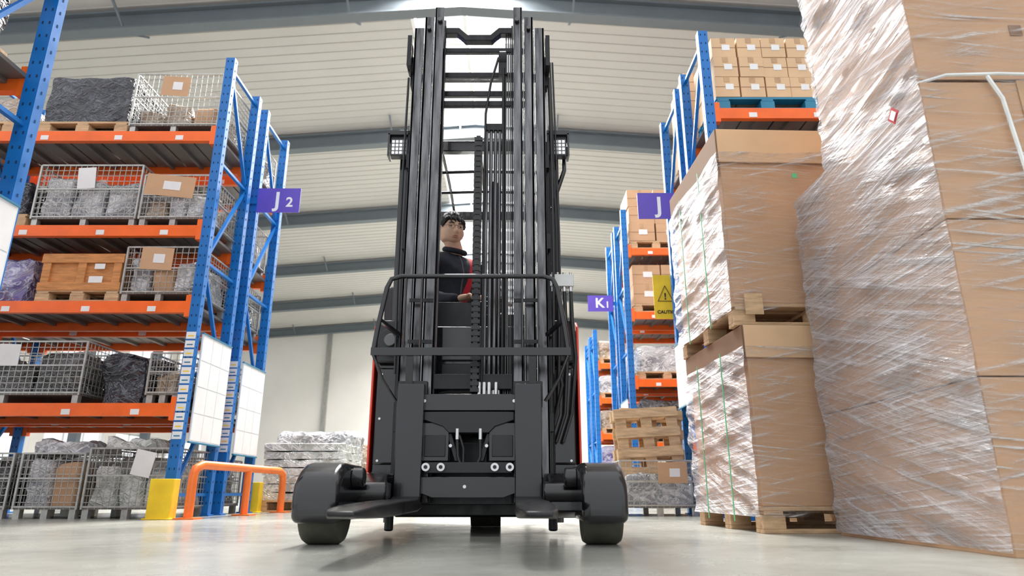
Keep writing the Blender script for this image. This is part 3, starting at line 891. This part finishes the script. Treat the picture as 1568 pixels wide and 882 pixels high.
mb.tube([(P(-.46), 3.54, .99), (P(-.46), 3.56, .99)], .035, CHAIN, 16)
mb.tube([(P(.42), 3.60, .55), (P(.47), 3.59, .75), (P(.44), 3.60, .95)], .012, HOSE)
mb.build('front_cover_panels', T, True, .006)
mb = MB()
mb.box(P(.40), P(.545), 3.56, 3.62, 1.30, 1.37, SILVER)
for i in range(4):
    xx = .42 + i * .036
    mb.tube([(P(xx), 3.575, 1.27), (P(xx), 3.575, 1.30)], .012, CHROME, 8)
    mb.tube([(P(xx), 3.575, 1.28), (P(xx + .004), 3.58, 1.1), (P(xx + .01 * (i - 1)), 3.59, .9), (P(xx - .01), 3.6, .60), (P(xx - .06), 3.6, .45)], .011, HOSE, 8)
    mb.tube([(P(xx), 3.575, 1.37), (P(xx), 3.575, 1.385)], .008, CHROME, 8)
mb.box(P(.41), P(.43), 3.59, 3.62, 1.1, 1.3, BLACKM); mb.box(P(.52), P(.54), 3.59, 3.62, 1.1, 1.3, BLACKM)
mb.build('hydraulic_manifold', T, True, .002)
mb = MB()
mb.tube([(P(-.05), 4.35, .14), (P(.13), 4.35, .14)], .14, RUBBER, 32)
mb.box(P(-.08), P(.16), 4.30, 4.4, .13, .2, BLACKM)
mb.build('drive_wheel', T)
mb = MB()
for s in (-1, 1): mb.tube([(P(s * .45), 3.68, .05), (P(s * .45), 3.68, .16)], .02, CHAIN, 10)
mb.build('stabiliser_feet', T)

mb = MB(); gz = 2.24
for s in (-1, 1):
    mb.bar((P(s * .46), 3.70, 1.10), (P(s * .46), 3.70, gz - .02), .045, .05, BLACK)
    mb.bar((P(s * .50), 4.78, 1.20), (P(s * .48), 4.72, gz - .02), .06, .06, BLACK)
    mb.box(P(s * .435), P(s * .49), 3.66, 4.78, gz - .04, gz + .02, BLACK)
    mb.bar((P(s * .46), 3.71, 1.85), (P(s * .36), 3.66, 1.75), .02, .02, BLACK)
for y, dz in ((3.66, 0), (4.74, 0)):
    mb.box(P(-.49), P(.49), y, y + .05, gz - .045, gz + .025, BLACK)
for y in (4.1, 4.42):
    pts = [(P(-.46), y, gz), (P(-.3), y, gz + .03), (P(0), y, gz + .04), (P(.3), y, gz + .03), (P(.46), y, gz)]
    mb.tube(pts, .012, BLACK, 8)
for xx in (-.24, 0, .24): mb.tube([(P(xx), 3.68, gz), (P(xx), 4.1, gz + .035), (P(xx), 4.42, gz + .035), (P(xx), 4.76, gz)], .010, BLACK, 8)
mb.bar((P(-.3), 4.76, 1.25), (P(.3), 4.76, 1.25), .04, .04, BLACK)
mb.build('overhead_guard', T, True, .004)
for s in (-1, 1):
    mb = MB()
    x = P(s * .475)
    mb.box(x - .068, x + .068, 3.56, 3.66, gz + .01, gz + .04, BLACK)
    mb.box(x - .066, x - .054, 3.56, 3.64, gz - .13, gz + .02, BLACK); mb.box(x + .054, x + .066, 3.56, 3.64, gz - .13, gz + .02, BLACK)
    mb.box(x - .052, x + .052, 3.58, 3.63, gz - .12, gz + .01, BLACKM)
    mb.box(x - .048, x + .048, 3.577, 3.58, gz - .115, gz - .012, GREYP)
    for i in range(4):
        for j in range(4):
            mb.box(x - .043 + i * .0225, x - .027 + i * .0225, 3.574, 3.578, gz - .110 + j * .0245, gz - .093 + j * .0245, LED)
    if s > 0:
        mb.tube([(x + .04, 3.66, gz - .02), (x + .04, 3.66, gz - .18), (x - .02, 3.67, gz - .36), (x - .03, 3.68, gz - .5)], .014, BLACK, 8)
    mb.build('work_light', T, True, .002)
mb = MB()
mb.cbox((-.50, 4.33, .99), (.5, .5, .14), BLACKM, (0, 0, R(-45)))
mb.cbox((-.66, 4.47, 1.25), (.12, .46, .56), BLACKM, (R(0), R(-6), R(-45)))
mb.box(-.62, -.36, 4.2, 4.45, .46, .94, BLACKM)
mb.build('operator_seat', T, True, .03, 3)
mb = MB()
mb.box(P(.12), P(.5), 3.80, 3.98, .46, 1.12, BLACKM)
mb.box(P(.0), P(.3), 3.80, 3.95, 1.10, 1.2, BLACKM)
mb.tube([(P(.05), 3.87, 1.2), (P(.05), 3.87, 1.25)], .02, BLACKM)
pts = [(P(.05) + .1 * math.cos(a * math.pi / 12), 3.87 + .1 * math.sin(a * math.pi / 12), 1.29) for a in range(25)]
mb.tube(pts, .011, BLACKM)
mb.tube([(P(-.05), 3.87, 1.29), (P(.15), 3.87, 1.29)], .01, BLACKM)
mb.box(P(-.24), P(.02), 3.78, 3.82, 1.12, 1.27, BLACKM)
mb.build('control_console', T, True, .01)

# ------------------------------------------------------------------ driver
D = empty('forklift_driver', (-.45, 4.2, 1.0))
fw = Vector((.62, -.785, 0)).normalized(); lf = Vector((-fw.y, fw.x, 0))
org = Vector((-.405, 4.18, .085))
def B(l, f, z): return org + lf * l + fw * f + Vector((0, 0, z))
def jacket_mat():
    m, nt, b = base_mat('work_jacket')
    tc = nn(nt, 'ShaderNodeTexCoord')
    def dotn(v, off):
        d = nn(nt, 'ShaderNodeVectorMath', operation='DOT_PRODUCT'); nt.links.new(tc.outputs['Object'], d.inputs[0]); d.inputs[1].default_value = v
        return math_n(nt, 'SUBTRACT', d.outputs['Value'], off)
    l = dotn(tuple(lf), org.dot(lf)); f = dotn(tuple(fw), org.dot(fw)); z = dotn((0, 0, 1), org.z)
    def band(x, a, c): return math_n(nt, 'MULTIPLY', math_n(nt, 'GREATER_THAN', x, a), math_n(nt, 'LESS_THAN', x, c))
    front = math_n(nt, 'MULTIPLY', math_n(nt, 'GREATER_THAN', f, .04), math_n(nt, 'LESS_THAN', f, .19))
    sl = math_n(nt, 'ADD', l, math_n(nt, 'MULTIPLY', math_n(nt, 'SUBTRACT', z, 1.4), -.25))
    rb = math_n(nt, 'MULTIPLY', band(sl, .030, .085), band(z, 1.2, 1.60))
    rb = math_n(nt, 'MULTIPLY', rb, front)
    zb = math_n(nt, 'MULTIPLY', band(l, -.004, .004), front)
    nz = noise_tex(nt, coords(nt), 30)
    mx1 = nn(nt, 'ShaderNodeMix', data_type='RGBA'); nt.links.new(rb, mx1.inputs[0])
    nt.links.new(ramp(nt, nz, [(.3, (.010, .012, .022)), (.7, (.020, .024, .04))]), mx1.inputs[6]); mx1.inputs[7].default_value = (.55, .012, .03, 1)
    mx2 = nn(nt, 'ShaderNodeMix', data_type='RGBA'); nt.links.new(zb, mx2.inputs[0]); nt.links.new(mx1.outputs[2], mx2.inputs[6]); mx2.inputs[7].default_value = (.10, .10, .11, 1)
    nt.links.new(mx2.outputs[2], b.inputs['Base Color']); b.inputs['Roughness'].default_value = .75
    bump(nt, b, nz, .2)
    return m
JACKET = jacket_mat()
def skin_obj(name, verts, edges, radii, root=0, sub=2):
    me = bpy.data.meshes.new(name); me.from_pydata(verts, edges, []); ob = bpy.data.objects.new(name, me); COL.objects.link(ob)
    sk = ob.modifiers.new('skin', 'SKIN'); sk.use_smooth_shade = True
    for i, r in enumerate(radii):
        d = me.skin_vertices[0].data[i]; d.radius = r if isinstance(r, tuple) else (r, r); d.use_root = (i == root)
    ss = ob.modifiers.new('sub', 'SUBSURF'); ss.levels = sub; ss.render_levels = sub
    bpy.context.view_layer.update()
    dg = bpy.context.evaluated_depsgraph_get()
    nm = bpy.data.meshes.new_from_object(ob.evaluated_get(dg))
    ob.modifiers.clear(); ob.data = nm
    nm.shade_smooth()
    return ob
V = []; E = []; RD = []
def av(p, r, link=None):
    V.append(p); RD.append(r)
    if link is not None: E.append((link, len(V) - 1))
    return len(V) - 1
pel = av(B(0, 0, 1.07), (.15, .12))
sp1 = av(B(0, .0, 1.22), (.14, .11), pel)
sp2 = av(B(0, .01, 1.38), (.16, .12), sp1)
ch = av(B(0, .02, 1.52), (.155, .115), sp2)
nk = av(B(0, .035, 1.625), (.070, .068), ch)
for s in (-1, 1):
    sh = av(B(s * .185, .01, 1.545), .078, ch)
    el0 = av(B(s * .225, .05, 1.41), .058, sh)
    el = av(B(s * .245, .09, 1.27), .052, el0)
    fa = av(B(s * .20, .22, 1.235), .044, el)
    wr = av(B(s * .15, .33, 1.22), .033, fa)
    hp = av(B(s * .09, .06, 1.05), .10, pel)
    th = av(B(s * .11, .24, 1.03), .082, hp)
    kn = av(B(s * .12, .42, .97), .064, th)
    sn = av(B(s * .12, .44, .75), .056, kn)
    an = av(B(s * .12, .42, .50), .042, sn)
body = skin_obj('clothed_body', V, E, RD, 0, 3)
me = body.data
for v in me.vertices:
    v.co += v.normal * (noise.noise(v.co * 14) * .008 + noise.noise(v.co * 30) * .003)
for m in (JACKET, TROUSER): me.materials.append(m)
for p in me.polygons:
    c = p.center - org; f = c.dot(fw); z = c.z
    p.material_index = 1 if (z < 1.12 and f > .0 or z < 1.05) else 0
attach(body, D)
mb = MB()
for s in (-1, 1):
    q = [B(s * .12, .37, .43), B(s * .12, .42, .44), B(s * .12, .50, .435), B(s * .12, .60, .42)]
    mb.tube(q, [.04, .05, .046, .03], BLACKM, 12)
pts = [B(.068 * math.sin(a), .045 + .064 * math.cos(a), 1.635 - .022 * math.cos(a)) for a in [i * math.pi / 10 for i in range(21)]]
mb.tube(pts, .017, JACKETP, 10)
pts = [p + Vector((0, 0, .014)) for p in pts]
mb.tube(pts, .005, JREDP, 8)
mb.build('boots_and_collar', D)
mb = MB(); mb.tube([B(0, .03, 1.58), B(.0, .045, 1.64), Vector((-.398, 4.11, 1.79))], [.056, .054, .055], SKIN, 20); mb.build('neck', D)
def hand(s):
    V.clear(); E.clear(); RD.clear()
    w = B(s * .15, .32, 1.22)
    d = (fw * .95 - lf * s * .3).normalized(); side = lf * (-s); up = Vector((0, 0, 1))
    r0 = av(w, .026); pm = av(w + d * .045, (.036, .020), r0)
    pe = av(w + d * .085, (.034, .018), pm)
    for i, (o, L) in enumerate(((.030, .075), (.010, .084), (-.010, .078), (-.029, .062))):
        k = av(w + d * .10 + side * o, .0095, pe)
        a = av(w + d * (.10 + L * .4) + side * o * 1.1 + up * .004, .009, k)
        b = av(w + d * (.10 + L * .7) + side * o * 1.15 - up * .014, .0085, a)
        c = av(w + d * (.10 + L * .78) + side * o * 1.1 - up * .034, .0075, b)
    t = av(w + d * .05 + side * .040 - up * .004, .012, pm)
    t2 = av(w + d * .08 + side * .055 - up * .014, .0105, t)
    av(w + d * .105 + side * .050 - up * .026, .009, t2)
    o = skin_obj('hand', list(V), list(E), list(RD)); o.data.materials.append(SKIN); attach(o, D)
hand(-1); hand(1)

hf = Vector((.45, -.89, -.02)).normalized()
hl = Vector((0, 0, 1)).cross(hf).normalized()
hu = hf.cross(hl).normalized()
if hu.z < 0: hu = -hu
hc = Vector((-.400, 4.10, 1.845))
HM = Matrix(((hl.x, hf.x, hu.x, hc.x), (hl.y, hf.y, hu.y, hc.y), (hl.z, hf.z, hu.z, hc.z), (0, 0, 0, 1)))
def g(a, s): return math.exp(-(a / s) ** 2)
def headpt(th, ph, off=0):
    d = Vector((math.sin(ph) * math.sin(th), math.sin(ph) * math.cos(th), math.cos(ph)))
    x = d.x * (.077 + off); y = d.y * ((.096 if d.y > 0 else .100) + off); z = d.z * ((.118 if d.z > 0 else .108) + off)
    if z < 0:
        t = min(1, -z / .108)
        x *= 1 + .12 * t - .24 * t ** 3
        if d.y > 0: y *= 1 + .20 * t ** 2
        else: y *= 1 - .25 * t
        if z < -.07: z += (-.07 - z) * .75 * max(0, min(1, (.075 - y) / .07))
    if d.y > 0 and abs(z) < .09: y -= .006 * (1 - abs(x) / .08) * 1.0
    if d.y > 0:
        y += .019 * g(x, .012) * g(z + .030, .015) + .010 * g(x, .009) * g(z + .008, .028)
        y += .005 * g(abs(x) - .013, .007) * g(z + .034, .009)
        y -= .010 * g(abs(x) - .032, .017) * g(z - .006, .013)
        y += .006 * g(abs(x) - .03, .022) * g(z - .028, .010)
        y += .005 * g(x, .022) * g(z + .063, .014)
        y += .005 * g(x, .02) * g(z + .094, .012)
        y += .005 * g(abs(x) - .045, .018) * g(z + .02, .02)
    return Vector((x, y, z))
nr, ns = 72, 84
vs = []
for i in range(nr + 1):
    for j in range(ns): vs.append(headpt(2 * math.pi * j / ns, math.pi * (.004 + .992 * i / nr)))
skf = []
for i in range(nr):
    for j in range(ns):
        skf.append((i * ns + j, (i + 1) * ns + j, (i + 1) * ns + (j + 1) % ns, i * ns + (j + 1) % ns))
skf.append(tuple(range(ns)))
skf.append(tuple(range(nr * ns, (nr + 1) * ns)))
W = [HM @ v for v in vs]
mb = MB(); mb.add(W, skf, SKIN); h = mb.build('head', D)
h.data.shade_smooth()
def surf(x, z):
    best = None
    for v in vs:
        if v.y > .03:
            dd = (v.x - x) ** 2 + (v.z - z) ** 2
            if best is None or dd < best[0]: best = (dd, v.y)
    return best[1]
def ell(mb, c, r, mat, n=14, rotz=0):
    vv = []; ff = []
    for i in range(n + 1):
        for j in range(n):
            p = math.pi * (.01 + .98 * i / n); t = 2 * math.pi * j / n
            q = Vector((r[0] * math.sin(p) * math.cos(t), r[1] * math.sin(p) * math.sin(t), r[2] * math.cos(p)))
            q = Matrix.Rotation(rotz, 3, 'Z') @ q
            vv.append(HM @ (Vector(c) + q))
    for i in range(n):
        for j in range(n): ff.append((i * n + j, (i + 1) * n + j, (i + 1) * n + (j + 1) % n, i * n + (j + 1) % n))
    mb.add(vv, ff, mat)
mb = MB()
for s in (-1, 1):
    ye = surf(s * .031, .004)
    ell(mb, (s * .031, ye - .0090, .004), (.0140, .0125, .0062), EYEW)
    ell(mb, (s * .031 + .002, ye - .0010, .0045), (.0060, .0055, .0056), EYED)
    mb.tube([HM @ Vector((s * q[0], ye + .002 - q[1], q[2])) for q in ((.018, .002, .006), (.026, -.001, .0105), (.036, -.001, .0105), (.046, .004, .005))], .0014, HAIR, 6)
mb.build('eyes', D)
mb = MB()
for k, (zz, hh) in enumerate(((-.0590, .0044), (-.0675, .0054))):
    mb.tube([HM @ Vector((x, surf(x, zz) - .0005 - abs(x) * .08, zz + (.0015 if k == 0 else 0) - abs(x) * .05 * (1 if k == 0 else -1))) for x in (-.024, -.014, -.005, .005, .014, .024)],
            [.0012, hh * .8, hh, hh, hh * .8, .0012], LIP, 10)
mb.build('mouth', D)
mb = MB()
for s in (-1, 1):
    ell(mb, (s * .079, -.005, -.008), (.008, .019, .032), SKIN, 14, s * .35)
    ell(mb, (s * .085, .0, -.006), (.004, .010, .020), LIP, 10, s * .35)
mb.build('ears', D)
mb = MB()
for s in (-1, 1):
    mb.tube([HM @ Vector(p) for p in ((s * .014, .090, .024), (s * .03, .090, .029), (s * .05, .079, .025))], [.0030, .0042, .002], HAIR, 8)
mb.build('eyebrows', D)
mb = MB()
for s in (-1, 1):
    cc = Vector((s * .033, .096, .002))
    mb.tube([HM @ (cc + Vector((.022 * math.cos(a), -.004 * abs(math.cos(a)), .016 * math.sin(a)))) for a in [k * math.pi / 10 for k in range(21)]], .0011, CHAIN, 6)
    mb.tube([HM @ Vector(p) for p in ((s * .055, .092, .008), (s * .078, .05, .008), (s * .084, 0, .006))], .0011, CHAIN, 6)
mb.tube([HM @ Vector(p) for p in ((-.011, .097, .006), (0, .100, .009), (.011, .097, .006))], .0011, CHAIN, 6)
mb.build('glasses', D)
vs2 = []; fs = []
def hairline(th):
    a = abs(((th + math.pi) % (2 * math.pi)) - math.pi)
    if a < .75: return .042 + .010 * math.sin(th * 17) + .006 * math.sin(th * 31)
    if a < 1.25: return .042 - (a - .75) / .5 * .043
    if a < 1.75: return .008 + .02 * math.sin((a - 1.25) / .5 * math.pi)
    return -.02 - .05 * (a - 1.75) / 1.4
nh = 34
for i in range(nh + 1):
    for j in range(ns):
        th = 2 * math.pi * j / ns
        zl = hairline(th)
        phm = math.acos(max(-1, min(1, zl / .118)))
        ph = .01 + (phm - .01) * i / nh
        nz = noise.noise(Vector((math.sin(th) * 4, math.cos(th) * 4, ph * 3))) * .008 + noise.noise(Vector((math.sin(th) * 16, math.cos(th) * 16, ph * 5))) * .006
        off = .015 + nz if i < nh - 2 else (.012 + nz * .5 if i < nh else .001)
        vs2.append(HM @ headpt(th, ph, off))
for i in range(nh):
    for j in range(ns): fs.append((i * ns + j, (i + 1) * ns + j, (i + 1) * ns + (j + 1) % ns, i * ns + (j + 1) % ns))
fs.append(tuple(range(ns)))
mb = MB(); mb.add(vs2, fs, HAIR); o = mb.build('hair', D); o.data.shade_smooth()

# ------------------------------------------------------------------ light, world, camera
w = bpy.data.worlds.new('World'); S.world = w; w.use_nodes = True
nt = w.node_tree; bg = nt.nodes['Background']
tc = nn(nt, 'ShaderNodeTexCoord'); sp = nn(nt, 'ShaderNodeSeparateXYZ'); nt.links.new(tc.outputs['Generated'], sp.inputs[0])
cr = ramp(nt, sp.outputs['Z'], [(0, (.78, .82, .86)), (.5, (.95, .97, 1.0))])
nt.links.new(cr, bg.inputs['Color']); bg.inputs['Strength'].default_value = 1.25

def area(name, loc, sx, sy, power, rot=(0, 0, 0), col=(1, .98, .95)):
    l = bpy.data.lights.new(name, 'AREA'); l.shape = 'RECTANGLE'; l.size = sx; l.size_y = sy; l.energy = power; l.color = col
    o = bpy.data.objects.new(name, l); o.location = loc; o.rotation_euler = rot; COL.objects.link(o); return o
area('skylight_daylight', (RX, 21.5, 10.6), 2.2, 31, 12500)
cam = bpy.data.cameras.new('camera'); co = bpy.data.objects.new('camera', cam); COL.objects.link(co)
co.location = (0, 0, .2); co.rotation_euler = (R(90 + 17), 0, 0)
cam.sensor_width = 36; cam.lens = 36 * 1024 / 1568
cam.clip_start = .02; cam.clip_end = 200
cam.dof.use_dof = True; cam.dof.focus_distance = 3.9; cam.dof.aperture_fstop = 2.8
S.camera = co
S.view_settings.view_transform = 'Standard'
S.view_settings.look = 'None'
S.view_settings.exposure = 0.2
